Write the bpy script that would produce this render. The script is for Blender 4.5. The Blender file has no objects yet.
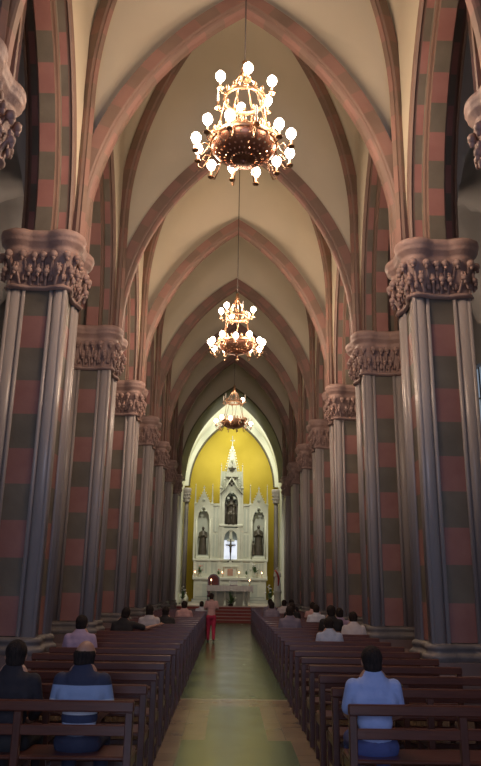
import bpy, bmesh, math, random
from mathutils import Vector, Matrix
random.seed(7)
sc = bpy.context.scene
col = sc.collection
PI = math.pi
sin, cos, sqrt, atan2 = math.sin, math.cos, math.sqrt, math.atan2

# ------------------------------------------------------------------ materials
def lin(c):
    return tuple(((v/255)/12.92 if v/255 <= .04045 else ((v/255+.055)/1.055)**2.4) for v in c)
def mat(name, c, rough=.6, metal=0., c2=None, scale=3., bump=0., bscale=20., emit=None, es=0., coat=0., stretch=None, detail=4., spec=None):
    m = bpy.data.materials.new(name); m.use_nodes = True
    nt = m.node_tree; b = nt.nodes['Principled BSDF']
    b.inputs['Base Color'].default_value = (*c, 1); b.inputs['Roughness'].default_value = rough
    b.inputs['Metallic'].default_value = metal
    if spec is not None: b.inputs['Specular IOR Level'].default_value = spec
    if coat: b.inputs['Coat Weight'].default_value = coat; b.inputs['Coat Roughness'].default_value = .25
    tc = nt.nodes.new('ShaderNodeTexCoord'); src = tc.outputs['Object']
    if stretch:
        mp = nt.nodes.new('ShaderNodeMapping'); mp.inputs['Scale'].default_value = stretch
        nt.links.new(src, mp.inputs['Vector']); src = mp.outputs['Vector']
    if c2:
        n = nt.nodes.new('ShaderNodeTexNoise'); n.inputs['Scale'].default_value = scale; n.inputs['Detail'].default_value = detail
        nt.links.new(src, n.inputs['Vector'])
        r = nt.nodes.new('ShaderNodeValToRGB'); r.color_ramp.elements[0].position = .32; r.color_ramp.elements[1].position = .68
        r.color_ramp.elements[0].color = (*c, 1); r.color_ramp.elements[1].color = (*c2, 1)
        nt.links.new(n.outputs['Fac'], r.inputs['Fac']); nt.links.new(r.outputs['Color'], b.inputs['Base Color'])
    if bump:
        n2 = nt.nodes.new('ShaderNodeTexNoise'); n2.inputs['Scale'].default_value = bscale; n2.inputs['Detail'].default_value = 5
        nt.links.new(src, n2.inputs['Vector'])
        bp = nt.nodes.new('ShaderNodeBump'); bp.inputs['Strength'].default_value = bump; bp.inputs['Distance'].default_value = .02
        nt.links.new(n2.outputs['Fac'], bp.inputs['Height']); nt.links.new(bp.outputs['Normal'], b.inputs['Normal'])
    if emit:
        b.inputs['Emission Color'].default_value = (*emit, 1); b.inputs['Emission Strength'].default_value = es
    return m
M = {}
M['vault'] = mat('vault_plaster', (.50,.45,.33), .85, c2=(.57,.51,.38), scale=.5, bump=.1, bscale=6)
M['pink'] = mat('pink_stone', (.255,.112,.098), .55, c2=(.315,.150,.130), scale=2.2, bump=.1)
M['green'] = mat('green_grey_stone', (.115,.10,.075), .55, c2=(.16,.14,.11), scale=2.2, bump=.1)
M['apink'] = mat('arch_pink_stone', (.20,.108,.086), .6, c2=(.26,.14,.11), scale=1.3, bump=.1)
M['abrown'] = mat('arch_brown_stone', (.15,.098,.072), .6, c2=(.20,.13,.098), scale=1.3, bump=.1)
M['roll'] = mat('arch_moulding_stone', (.15,.092,.07), .55, c2=(.19,.118,.09), scale=2.)
M['shaft'] = mat('grey_shaft_stone', (.33,.295,.285), .34, c2=(.40,.36,.35), scale=1.6, bump=.06, bscale=9, stretch=(1,1,.25))
M['capital'] = mat('capital_stone', (.27,.175,.15), .6, c2=(.36,.24,.21), scale=5., bump=.3, bscale=25)
M['base'] = mat('pillar_base_stone', (.13,.115,.11), .5, c2=(.17,.15,.145), scale=3.)
M['plinth'] = mat('plinth_stone', (.15,.10,.09), .45, c2=(.19,.13,.12), scale=3.)
M['wall'] = mat('wall_plaster', (.34,.34,.34), .85, c2=(.40,.40,.40), scale=.6)
M['wood'] = mat('bench_wood', (.075,.022,.014), .28, c2=(.125,.040,.024), scale=3., stretch=(1.2,14,14), coat=.4, bump=.05)
M['woodd'] = mat('bench_post_wood', (.060,.019,.013), .32, c2=(.10,.034,.022), scale=3., stretch=(12,12,1.5), coat=.3)
M['copper'] = mat('copper_bowl', (.42,.19,.12), .35, .75, c2=(.30,.13,.08), scale=14.)
M['brass'] = mat('aged_brass', (.40,.23,.13), .35, .85)
M['iron'] = mat('dark_iron', (.05,.04,.035), .5, .6)
M['candle'] = mat('candle_sleeve', (.75,.68,.55), .5)
M['bulb'] = mat('lit_bulb', (1,.9,.75), .3, emit=(1,.80,.60), es=26)
M['bulb_off'] = mat('unlit_bulb', (.8,.75,.68), .15)
M['ivory'] = mat('ivory_marble', (.66,.68,.56), .5, c2=(.58,.60,.48), scale=3.)
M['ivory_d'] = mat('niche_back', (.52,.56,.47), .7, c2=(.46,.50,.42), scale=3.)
M['bronze'] = mat('dark_bronze', (.045,.04,.03), .45, .2, c2=(.08,.065,.045), scale=6)
M['yellow'] = mat('yellow_wall_paint', (.50,.37,.022), .75, c2=(.56,.42,.035), scale=1.1)
M['white'] = mat('white_plaster', (.72,.74,.62), .8)
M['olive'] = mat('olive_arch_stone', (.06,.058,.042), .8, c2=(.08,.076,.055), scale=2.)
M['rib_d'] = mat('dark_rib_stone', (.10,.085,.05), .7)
M['step'] = mat('red_step_carpet', (.30,.055,.05), .8, c2=(.36,.08,.07), scale=9)
M['nosing'] = mat('step_nosing_marble', (.48,.30,.26), .4)
M['plat'] = mat('sanctuary_floor_marble', (.42,.30,.26), .35, c2=(.48,.36,.31), scale=3)
M['cloth'] = mat('altar_cloth', (.62,.56,.52), .8, c2=(.55,.48,.45), scale=6)
M['leaf'] = mat('leaf_green', (.035,.09,.03), .5, c2=(.06,.13,.04), scale=12)
M['petal'] = mat('white_petals', (.75,.74,.68), .6)
M['rpetal'] = mat('red_petals', (.55,.08,.05), .6)
M['redv'] = mat('red_velvet', (.10,.018,.018), .8)
M['flame'] = mat('candle_flame', (1,.5,.2), .5, emit=(1,.45,.22), es=14)
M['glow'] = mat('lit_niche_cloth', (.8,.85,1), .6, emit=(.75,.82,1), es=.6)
M['rpaint'] = mat('red_paint', (.5,.04,.03), .5)
M['skin'] = mat('skin', (.42,.22,.15), .5)
M['skin2'] = mat('skin_pale', (.50,.29,.21), .5)
M['hair'] = mat('dark_hair', (.012,.009,.008), .85, c2=(.03,.02,.017), scale=60, stretch=(1,1,.2), bump=.6, bscale=120, spec=.25)
M['shoe'] = mat('shoe_leather', (.02,.017,.015), .4)
M['glass'] = mat('daylight_window_glass', (.45,.55,.65), .4, emit=(.45,.60,.80), es=.28)

# floor tiles
def tile_mat(name, c, c2, grout, s):
    m = mat(name, c, .17, spec=.35)
    nt = m.node_tree; b = nt.nodes['Principled BSDF']
    g = nt.nodes.new('ShaderNodeNewGeometry')
    br = nt.nodes.new('ShaderNodeTexBrick'); br.offset = 0
    br.inputs['Scale'].default_value = 1; br.inputs['Brick Width'].default_value = s; br.inputs['Row Height'].default_value = s
    br.inputs['Mortar Size'].default_value = .004; br.inputs['Mortar Smooth'].default_value = .3
    br.inputs['Color1'].default_value = (*c,1); br.inputs['Color2'].default_value = (*c2,1); br.inputs['Mortar'].default_value = (*grout,1)
    nt.links.new(g.outputs['Position'], br.inputs['Vector'])
    n = nt.nodes.new('ShaderNodeTexNoise'); n.inputs['Scale'].default_value = 1.3; n.inputs['Detail'].default_value = 5
    nt.links.new(g.outputs['Position'], n.inputs['Vector'])
    mr = nt.nodes.new('ShaderNodeMapRange'); mr.inputs['To Min'].default_value = .7; mr.inputs['To Max'].default_value = 1.25
    nt.links.new(n.outputs['Fac'], mr.inputs['Value'])
    mx = nt.nodes.new('ShaderNodeMix'); mx.data_type = 'RGBA'; mx.blend_type = 'MULTIPLY'; mx.inputs['Factor'].default_value = 1
    nt.links.new(br.outputs['Color'], mx.inputs[6]); nt.links.new(mr.outputs['Result'], mx.inputs[7])
    nt.links.new(mx.outputs[2], b.inputs['Base Color'])
    mr2 = nt.nodes.new('ShaderNodeMapRange'); mr2.inputs['To Min'].default_value = .12; mr2.inputs['To Max'].default_value = .34
    nt.links.new(n.outputs['Fac'], mr2.inputs['Value']); nt.links.new(mr2.outputs['Result'], b.inputs['Roughness'])
    return m
M['fgreen'] = tile_mat('green_floor_tile', (.082,.135,.058), (.098,.155,.070), (.05,.075,.038), .3)
M['fbeige'] = tile_mat('beige_floor_tile', (.22,.16,.10), (.26,.185,.115), (.10,.08,.05), .3)
M['fdark'] = tile_mat('brown_floor_tile', (.11,.08,.055), (.13,.095,.065), (.05,.04,.03), .3)
M['fline'] = mat('pale_floor_strip', (.36,.32,.22), .2)

# ------------------------------------------------------------------ mesh builder
class MB:
    def __init__(s): s.v = []; s.f = []; s.mi = []; s.sm = []; s.mats = []
    def m(s, name):
        if name not in s.mats: s.mats.append(name)
        return s.mats.index(name)
    def quad(s, idx, mi=0, sm=False): s.f.append(tuple(idx)); s.mi.append(mi); s.sm.append(sm)
    def box(s, x0, x1, y0, y1, z0, z1, mat=None, bev=0.):
        mi = s.m(mat) if mat else 0
        if bev > 0:
            b = min(bev, (x1-x0)*.4, (y1-y0)*.4, (z1-z0)*.4)
            n = len(s.v)
            # three-layer bevel: an octagonal-ish box
            L = []
            for (z, i) in ((z0, b), (z0+b, 0), (z1-b, 0), (z1, b)):
                ring = []
                for (sx, sy) in ((0,0),(1,0),(1,1),(0,1)):
                    X0, X1, Y0, Y1 = x0+i, x1-i, y0+i, y1-i
                    x = X1 if sx else X0; y = Y1 if sy else Y0
                    bb = b if i == 0 else b*.5
                    dx = -bb if sx else bb; dy = -bb if sy else bb
                    a, c = (x+dx, y, z), (x, y+dy, z)
                    if (sx, sy) in ((0,0),(1,1)): ring += [c, a]
                    else: ring += [a, c]
                L.append(ring)
            s.loft(L, mat, True, True, False)
            return
        n = len(s.v)
        s.v += [(x0,y0,z0),(x1,y0,z0),(x1,y1,z0),(x0,y1,z0),(x0,y0,z1),(x1,y0,z1),(x1,y1,z1),(x0,y1,z1)]
        for q in ((0,3,2,1),(4,5,6,7),(0,1,5,4),(1,2,6,5),(2,3,7,6),(3,0,4,7)): s.quad([n+i for i in q], mi)
    def loft(s, rings, mat=None, cap0=False, cap1=False, sm=True, closed=True, mfn=None):
        mi = s.m(mat) if mat else 0
        n = len(s.v); k = len(rings[0])
        for r in rings: s.v += [tuple(p) for p in r]
        for i in range(len(rings)-1):
            for j in range(k if closed else k-1):
                j2 = (j+1) % k
                s.quad((n+i*k+j, n+i*k+j2, n+(i+1)*k+j2, n+(i+1)*k+j), mfn(i, j) if mfn else mi, sm)
        if cap0: s.f.append(tuple(n+j for j in reversed(range(k)))); s.mi.append(mi); s.sm.append(False)
        if cap1: s.f.append(tuple(n+(len(rings)-1)*k+j for j in range(k))); s.mi.append(mi); s.sm.append(False)
    def tube(s, pts, rads, mat=None, seg=10, caps=True):
        pts = [Vector(p) for p in pts]
        if not isinstance(rads, (list, tuple)): rads = [rads]*len(pts)
        rings = []; prev = None
        for i, p in enumerate(pts):
            t = (pts[min(i+1, len(pts)-1)] - pts[max(i-1, 0)]).normalized()
            if prev is None:
                a = Vector((0,0,1)) if abs(t.z) < .9 else Vector((1,0,0))
                u = t.cross(a).normalized()
            else:
                u = (prev - t*prev.dot(t)).normalized()
            prev = u; w = t.cross(u)
            rings.append([tuple(p + u*(cos(2*PI*j/seg)*rads[i]) + w*(sin(2*PI*j/seg)*rads[i])) for j in range(seg)])
        s.loft(rings, mat, caps, caps, True)
    def lathe(s, prof, c=(0,0,0), mat=None, seg=16, caps=True):
        rings = [[(c[0]+r*cos(2*PI*j/seg), c[1]+r*sin(2*PI*j/seg), c[2]+z) for j in range(seg)] for r, z in prof]
        s.loft(rings, mat, caps, caps, True)
    def ball(s, c, r, mat=None, seg=10, rings=6, rot=None):
        if not isinstance(r, (tuple, list)): r = (r, r, r)
        R = []
        for i in range(rings+1):
            a = -PI/2 + PI*i/rings
            ca = max(cos(a), .02)
            ring = []
            for j in range(seg):
                p = Vector((r[0]*ca*cos(2*PI*j/seg), r[1]*ca*sin(2*PI*j/seg), r[2]*sin(a)))
                if rot: p = rot @ p
                ring.append((c[0]+p.x, c[1]+p.y, c[2]+p.z))
            R.append(ring)
        s.loft(R, mat, True, True, True)
    def poly_ext(s, poly, y0, y1, mat=None):
        """convex polygon in xz extruded along y"""
        s.loft([[(x, y0, z) for x, z in poly], [(x, y1, z) for x, z in poly]], mat, True, True, False)
    def mesh(s, name, default='wood'):
        me = bpy.data.meshes.new(name); me.from_pydata(s.v, [], s.f)
        for k in (s.mats or [default]): me.materials.append(M[k])
        me.polygons.foreach_set('material_index', s.mi); me.polygons.foreach_set('use_smooth', s.sm)
        me.update()
        bm = bmesh.new(); bm.from_mesh(me); bmesh.ops.recalc_face_normals(bm, faces=bm.faces); bm.to_mesh(me); bm.free()
        return me
    def build(s, name, default='wood', parent=None, loc=None):
        o = bpy.data.objects.new(name, s.mesh(name, default)); col.objects.link(o)
        if parent: o.parent = parent
        if loc: o.location = loc
        return o
def tag(o, label=None, cat=None, group=None, kind=None):
    if label: o['label'] = label
    if cat: o['category'] = cat
    if group: o['group'] = group
    if kind: o['kind'] = kind
    return o
TRIM=[0]
def trim(o, lab, cat, group=None):
    TRIM[0]+=1; o.name = 'trim_%d' % TRIM[0]; return tag(o, lab, cat, group, 'structure')
def empty(name, loc=(0,0,0), rz=0):
    o = bpy.data.objects.new(name, None); o.empty_display_size = .2; col.objects.link(o)
    o.location = loc; o.rotation_euler = (0,0,rz); return o
def copy_tree(o, parent=None):
    c = o.copy(); col.objects.link(c); c.parent = parent
    for ch in KIDS(o): copy_tree(ch, c)
    return c
def KIDS(o): return [c for c in list(o.children)]
ORD = ['first','second','third','fourth','fifth','sixth','seventh','eighth','ninth','tenth','eleventh','twelfth','thirteenth','fourteenth','fifteenth','sixteenth','seventeenth','eighteenth','nineteenth','twentieth','twenty-first','twenty-second','twenty-third','twenty-fourth','twenty-fifth','twenty-sixth','twenty-seventh','twenty-eighth']

# ------------------------------------------------------------------ camera
cam = bpy.data.cameras.new('camera'); co = bpy.data.objects.new('camera', cam); col.objects.link(co); sc.camera = co
F = 700.
fw = Vector((228-240.5, -202, F)).normalized()
up = Vector((39.5, 2431, F)); up = (up - fw*up.dot(fw)).normalized()
rt = Vector((1,0,0)); rt = (rt - fw*rt.dot(fw) - up*rt.dot(up)).normalized()
# camera axes (right, up, forward) expressed in the world
R = Matrix(((rt.x, rt.y, -rt.z), (fw.x, fw.y, -fw.z), (up.x, up.y, -up.z)))
co.matrix_world = Matrix.Translation((-.10, 0, 1.70)) @ R.to_4x4()
cam.sensor_fit = 'VERTICAL'; cam.sensor_height = 36; cam.lens = 36*F/766; cam.clip_end = 200

# ------------------------------------------------------------------ nave dimensions
SPR = 7.15                  # top of the capitals
ZS = [6.5+4.3*k for k in range(-2, 8)]      # pillar lines along the nave, -2.1 .. 36.6
PX = 3.23
K = .88                      # plan scale of the pillars
def az(u, a, rise):
    c = (rise*rise-a*a)/(2*a); Rr = a+c
    return sqrt(max(Rr*Rr-(abs(u)*a+c)**2, 0))
def Pw(u): return az(u, 2.88, 5.14)

# floor
fl = MB()
def frect(x0, x1, y0, y1, m):
    n = len(fl.v); fl.v += [(x0,y0,0),(x1,y0,0),(x1,y1,0),(x0,y1,0)]; fl.quad((n,n+1,n+2,n+3), fl.m(m))
AL, AR = -.80, .86
frect(-8, AL, -6, 42, 'fdark'); frect(AR, 8, -6, 42, 'fdark')
mid = .03
def near_panel(y0, y1):
    L = y1-y0
    w1, w2 = .36, .62
    ya, yb = y0+L*.28, y1-L*.28
    frect(AL, mid-w2, y0, ya, 'fbeige'); frect(mid-w2, mid+w2, y0, ya, 'fgreen'); frect(mid+w2, AR, y0, ya, 'fbeige')
    frect(AL, mid-w1, ya, yb+.5, 'fbeige'); frect(mid-w1, mid+w1, ya, yb+.5, 'fgreen'); frect(mid+w1, AR, ya, yb+.5, 'fbeige')
    frect(AL, AR, yb+.5, y1, 'fbeige')
frect(AL, AR, -6, 4.6, 'fbeige')
frect(AL, mid-.62, 4.6, 8.8, 'fbeige'); frect(mid-.62, mid+.62, 4.6, 8.8, 'fgreen'); frect(mid+.62, AR, 4.6, 8.8, 'fbeige')
frect(AL, mid-.36, 8.8, 11.1, 'fbeige'); frect(mid-.36, mid+.36, 8.8, 11.1, 'fgreen'); frect(mid+.36, AR, 8.8, 11.1, 'fbeige')
frect(AL, AR, 11.1, 11.7, 'fbeige'); frect(AL, AR, 11.7, 11.8, 'fline')
frect(AL, AR, 11.8, 42, 'fgreen')
o = fl.build('floor'); tag(o, kind='structure')

# vaults (the ceiling): one web surface per bay, joined
DH = 3.42; ZB = 9.95-SPR; RD = 5.5     # diagonals rise straight to ZB, then curve with radius RD to a crown well above the arches
def Dg(t, crown=0.):
    """height of the diagonal above the springing at t = 1 (pillar) .. 0 (bay centre)"""
    dl = DH*(1-t)
    if t > .9975: return ZB*.92*(1-t)/.0025
    k = min(1, (1-t)/.02)
    return (ZB+sqrt(max(RD*RD-(RD-dl)**2, 0)))*(.93+.07*k)
DC = Dg(0)
def g_(q): return (Pw(0)-Pw(min(q,.9999)))/Pw(0)
def webz(u, v):
    a, b = abs(u), abs(v); t = max(a, b, 1e-6); q = min(a, b)/t
    if b >= a: R0 = Pw(0)+(DC-Pw(0))*(1-t*t)
    else: R0 = 5.9+(DC-5.9)*(1-t*t)
    D = min(Dg(t), R0-.001)
    return R0-(R0-D)*g_(q)
def vault(mb, xc, ax, y0, y1, N=30, spr=SPR, mname='vault'):
    us = [sin(PI/2*t/N) for t in range(N+1)]; us[-1] = .9999
    us = sorted(set(us[:-1]+[.9975,.9985,.9992,.9999]))
    full = [-u for u in reversed(us[1:])] + us
    yc, ay = (y0+y1)/2, (y1-y0)/2
    rows = []
    for v in full:
        rows.append([(xc+u*ax, yc+v*ay, spr + (webz(u, v) if xc == 0 else max(Pw(u), Pw(v)))) for u in full])
    mb.loft(rows, mname, False, False, True, closed=False)
cv = MB()
for i in range(len(ZS)-1): vault(cv, 0, 2.82, ZS[i], ZS[i+1])
o = cv.build('ceiling'); tag(o, kind='structure')
cv = MB()
for i in range(len(ZS)-1):
    for s in (-1, 1): vault(cv, s*5.7, 2.06, ZS[i], ZS[i+1], N=12, spr=SPR-.3, mname='wall')
o = cv.build('ceiling'); tag(o, kind='structure')

# ------------------------------------------------------------------ ribs and arches
def arch_path(a, rise, n):
    """half path list from left spring to right spring: (h, z, nh, nz)"""
    c = (rise*rise-a*a)/(2*a); Rr = a+c; th = math.asin(rise/Rr)
    L = []
    for i in range(n+1):
        t = th*i/n
        L.append((-(Rr*cos(t)-c), Rr*sin(t), -cos(t), sin(t)))
    h, z, nh, nz = L[-1]; L[-1] = (0, rise, 0, 1/max(nz, .3))
    return L + [(-h, z, -nh, nz) for h, z, nh, nz in reversed(L[:-1])]
def arch(name, a, rise, prof, segm, frame, nb, sub=3, parent=None, spr=SPR, phase=0, ncap=True):
    """prof: (w, r) points, segm: material per profile segment: name, or tuple of two alternating names"""
    P = arch_path(a, rise, nb*sub)
    mb = MB(); ids = {}
    rings = [[frame(h+nh*r, w, spr+z+nz*r) for (w, r) in prof] for h, z, nh, nz in P]
    def mf(i, j):
        blk = i//sub if i < nb*sub else (2*nb*sub-1-i)//sub
        s_ = segm[j]
        return mb.m(s_ if isinstance(s_, str) else s_[(blk+phase) % 2])
    for s_ in segm:
        for q in ((s_,) if isinstance(s_, str) else s_): mb.m(q)
    mb.loft(rings, None, False, False, False, closed=False, mfn=mf)
    return mb.build(name, parent=parent)
PB, BP = ('apink','abrown'), ('abrown','apink')
trans_prof = [(-.19,.34),(-.19,.12),(-.17,.09),(-.14,.08),(-.12,.05),(-.09,.02),(-.06,0),(.06,0),(.09,.02),(.12,.05),(.14,.08),(.17,.09),(.19,.12),(.19,.34)]
trans_seg = ['roll','roll','roll','apink',PB,PB,PB,PB,PB,'apink','roll','roll','roll']
trans_seg = [PB,'roll','roll','roll',PB,PB,PB,PB,PB,'roll','roll','roll',PB]
for k, y in enumerate(ZS[:-1]):
    fr = (lambda yy: (lambda h, w, z: (h, yy+w, z)))(y)
    o = arch('transverse_arch', 2.64, 4.92, trans_prof, trans_seg, fr, 13)
    n = k-2
    lab = 'banded pink and brown pointed stone arch spanning the nave above the camera, behind the visible ones' if n < 0 else 'banded pink and brown pointed stone arch crossing the nave at the %s pair of pillars' % (ORD[n] if n else 'first partly cut off')
    if n < 0: lab = 'pointed stone rib overhead out of the frame, %s pillar line behind the viewer' % ORD[-n]
    trim(o, lab, 'arch', 'transverse arches of the nave vault')
# diagonal ribs: a pair crossing in every bay
dprof = [(-.085,.30),(-.085,.06),(-.05,.03),(-.045,0),(.045,0),(.05,.03),(.085,.06),(.085,.30)]
dseg = [PB,'roll',PB,PB,PB,'roll',PB]
for k in range(len(ZS)-1):
    yc = (ZS[k]+ZS[k+1])/2
    hx, hy = 2.64, 1.86; D = sqrt(hx*hx+hy*hy)
    root = empty('diagonal_rib_pair', (0, yc, SPR))
    for s in (-1, 1):
        dx, dy = hx/D, s*hy/D
        fr = (lambda dx, dy: (lambda h, w, z: (h*dx - w*dy, h*dy + w*dx, z)))(dx, dy)
        P = None
        # path follows the groin
        mb = MB(); sub, nb = 3, 18; rings = []
        seq = [1-i/(nb*sub) for i in range(nb*sub+1)] + [-(i+1)/(nb*sub) for i in range(nb*sub)]
        pts = []
        for q in seq:
            # ease towards steep start
            u = math.copysign(sin(abs(q)*PI/2), q)
            A_ = abs(q); tz_ = Dg(0)-.17
            # constant-length stepping: straight stilt, then arc
            Ls, ra = ZB, RD-.12; th_ = math.acos((RD-DH)/RD); tot = Ls+ra*th_; d_ = (1-A_)*tot
            if d_ <= Ls: hh_, zz_ = D, d_
            else:
                an_ = (d_-Ls)/ra; hh_, zz_ = D-(1-cos(an_))*RD*D/DH, ZB+sin(an_)*(RD)*(tz_-ZB)/(DC-ZB)
            pts.append((-math.copysign(max(hh_, 0), q), zz_))
        for i, (h, z) in enumerate(pts):
            a_, b_ = pts[max(i-1, 0)], pts[min(i+1, len(pts)-1)]
            th, tz = b_[0]-a_[0], b_[1]-a_[1]; l = sqrt(th*th+tz*tz) or 1
            nh, nz = -tz/l, th/l
            rings.append([fr(h+nh*r, w, z+nz*r) for w, r in dprof])
        mb.mats = ['apink','abrown','roll']
        def mf(i, j):
            s_ = dseg[j]
            if s_ == 'roll': return 2
            blk = i//sub if i < nb*sub else (2*nb*sub-1-i)//sub
            return blk % 2
        mb.loft(rings, None, False, False, False, closed=False, mfn=mf)
        mb.build('rib', parent=root)
    n = k-2
    trim(root, 'thin banded diagonal ribs crossing under the vault of the %s' % ('%s bay behind the viewer' % ORD[-n-1] if n < 0 else '%s bay ahead of the viewer' % ORD[n]), 'rib', 'diagonal vault ribs')
# arcade arches
apr = [(-.50,.40),(-.50,.24),(-.47,.19),(-.43,.17),(-.40,.20),(-.36,.20),(-.22,.20),(-.22,.12),(-.20,.07),(-.16,.07),(-.15,0),(.15,0),(.16,.07),(.20,.07),(.22,.12),(.22,.20),(.36,.20),(.40,.20),(.43,.17),(.47,.19),(.50,.24),(.50,.40)]
KB, BK = ('pink','green'), ('green','pink')
asg = ['vault','roll','roll','roll','roll',KB,'green','roll','roll','roll',BK,'roll','roll','roll','green',KB,'roll','roll','roll','roll','wall']
for k in range(len(ZS)-1):
    yc = (ZS[k]+ZS[k+1])/2
    for s in (-1, 1):
        fr = (lambda yy, s: (lambda h, w, z: (s*(PX+w*.86), yy+h, z)))(yc, s)
        o = arch('arcade_arch', 1.66, 3.75, apr, asg, fr, 9, sub=4, phase=k)
        n = k-2
        side = 'left' if s < 0 else 'right'
        trim(o, 'deep moulded pink and dark stone arch on the %s side, %s' % (side, 'behind the viewer, %s bay back' % ORD[-n-1] if n < 0 else 'between the %s and %s pillars' % (ORD[n], ORD[n+1])), 'arch', 'arcade arches on both sides of the nave')

# solid spandrel walls between the arcade arches and the vault webs
def arc_out(h, off=.30):
    a, rise = 1.66, 3.75; c = (rise*rise-a*a)/(2*a); Rr = a+c+off; h = abs(h)
    return sqrt(max(Rr*Rr-(h+c)**2, 0)) if h < a+off else 0.
for s, side in ((-1,'left'),(1,'right')):
    mb = MB()
    for k in range(len(ZS)-1):
        yc = (ZS[k]+ZS[k+1])/2; N = 36; low = []; hi1 = []; hi2 = []
        for i in range(N+1):
            h = -2.15+4.3*i/N; v = min(abs(h)/2.15, .9999)
            low.append((yc+h, SPR+arc_out(h)-(.02 if arc_out(h) == 0 else 0))); hi1.append((yc+h, SPR+webz(.9999, v)+.12)); 
        xs = (s*2.805, s*3.655)
        for x in xs:
            mb.loft([[(x, y, z) for y, z in low], [(x, y, max(z, z0[1])) for (y, z), z0 in zip(hi1, low)]], 'vault' if x == xs[0] else 'wall', False, False, False, closed=False)
        mb.loft([[(xs[0], y, z) for y, z in low], [(xs[1], y, z) for y, z in low]], 'wall', False, False, False, closed=False)
    tag(mb.build('wall_'+side), kind='structure')

# ------------------------------------------------------------------ pillars
def outline(d, n=96, lob=.405, r=.145, half=.47, small=True):
    pts = []
    lob, r, half = lob*K, r*K, half*K
    hs = half+d
    for j in range(n):
        a = 2*PI*(j+.5)/n; dx, dy = cos(a), sin(a)
        t = hs/max(abs(dx), abs(dy))
        circ = [(lob*sx, lob*sy, r+d) for sx in (-1,1) for sy in (-1,1)]
        if small:
            for q in (-.25*K, .25*K):
                for sgn in (-1, 1): circ += [(q, sgn*.475*K, .032+d), (sgn*.475*K, q, .032+d)]
        for cx, cy, rr in circ:
            b = dx*cx+dy*cy; disc = b*b-(cx*cx+cy*cy-rr*rr)
            if disc > 0: t = max(t, b+sqrt(disc))
        pts.append((dx*t, dy*t))
    return pts
def ol(d, z, **k): return [(x, y, z) for x, y in outline(d, **k)]
def sq(h, z, ch=.06):
    return [(-h+ch,-h,z),(h-ch,-h,z),(h,-h+ch,z),(h,h-ch,z),(h-ch,h,z),(-h+ch,h,z),(-h,h-ch,z),(-h,-h+ch,z)]
def make_pillar():
    root = empty('pillar')
    mb = MB(); mb.loft([sq(.62,0),sq(.62,.50),sq(.60,.54),sq(.58,.56),sq(.58,.72)], 'plinth', True, True, False); mb.build('plinth', parent=root)
    mb = MB(); mb.loft([ol(.09,.70),ol(.09,.75),ol(.10,.77),ol(.10,.80),ol(.08,.82),ol(.05,.84),ol(.045,.87),ol(.06,.89),ol(.06,.92),ol(.04,.945),ol(.01,.96)], 'base', True, True, True); mb.build('base_moulding', parent=root)
    # banded core
    mb = MB(); z = .97; i = 0; h = .53
    mb.m('pink'); mb.m('green')
    while z < 6.18:
        z1 = min(z+h, 6.2); q = .458*K
        n = len(mb.v)
        mb.v += [(-q,-q,z),(q,-q,z),(q,q,z),(-q,q,z),(-q,-q,z1),(q,-q,z1),(q,q,z1),(-q,q,z1)]
        for fc in ((0,1,5,4),(1,2,6,5),(2,3,7,6),(3,0,4,7)): mb.quad([n+t for t in fc], i % 2)
        z = z1; i += 1
    mb.build('banded_core', parent=root)
    for sx in (-1,1):
        for sy in (-1,1):
            mb = MB()
            cx, cy = sx*.405*K, sy*.405*K
            mb.lathe([(.115,.96),(.115,6.22)], (cx,cy,0), 'shaft', 20)
            # fillet rib on the outermost line of the shaft
            mb.lathe([(.035,.96),(.035,6.22)], (cx+sx*.085, cy+sy*.085, 0), 'shaft', 8)
            for (px, py) in ((sx*.25*K, sy*.475*K), (sx*.475*K, sy*.25*K)):
                mb.lathe([(.032,.96),(.032,6.22)], (px,py,0), 'shaft', 10)
            mb.build('shaft', parent=root)
    cap = MB()
    cap.loft([ol(.01,6.16),ol(.05,6.18),ol(.065,6.20),ol(.05,6.23),ol(.015,6.25),ol(.02,6.40),ol(.05,6.58),ol(.10,6.72),ol(.12,6.78)], 'capital', False, False, True)
    c = cap.build('capital', parent=root)
    # carved foliage: leaf stalks and curled crockets
    fb = MB()
    for tier, (z0, z1, d0, d1, cnt, ph, rb) in enumerate(((6.25,6.49,.02,.075,24,0,.056),(6.38,6.75,.04,.10,24,.5,.066))):
        big = 280
        def pt(j, d):
            pts = outline(d, n=big, small=False); return pts[int(j) % big]
        O0, O1, O2 = outline(d0, big, small=False), outline(d1, big, small=False), outline(d1+.035, big, small=False)
        for q in range(cnt):
            j = int((q+ph)*big/cnt) % big
            jit = random.uniform(-.012, .012)
            p0, p1, p2 = O0[j], O1[j], O2[j]
            pm = ((p0[0]+p1[0])/2, (p0[1]+p1[1])/2)
            fb.tube([(p0[0],p0[1],z0),(pm[0],pm[1],(z0+z1)/2-.02),(p1[0],p1[1],z1-.05)], [.030,.028,.022], 'capital', 5, False)
            fb.ball((p2[0],p2[1],z1-.03+jit), (rb,rb,rb*1.05), 'capital', 8, 5)
            fb.ball((p2[0]*1.02,p2[1]*1.02,z1-.095+jit), (rb*.55,rb*.55,rb*.75), 'capital', 6, 4)
            for w in (-5, 5):   # side lobes of the leaf
                a = O1[(j+w) % big]; fb.ball((a[0],a[1],z0+(z1-z0)*.42), (.028,.028,.06), 'capital', 5, 4)
    fb.build('foliage', parent=c)
    ab = MB(); k = dict(lob=.40, r=.20, half=.52, small=False)
    ab.loft([ol(.03,6.74,**k),ol(.06,6.78,**k),ol(.07,6.83,**k),ol(.055,6.85,**k),ol(.07,6.89,**k),ol(.125,6.94,**k),ol(.14,6.97,**k),ol(.135,7.0,**k),ol(.15,7.02,**k),ol(.165,7.07,**k),ol(.155,7.12,**k),ol(.12,SPR,**k)], 'capital', True, True, True)
    ab.build('abacus', parent=c)
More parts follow.
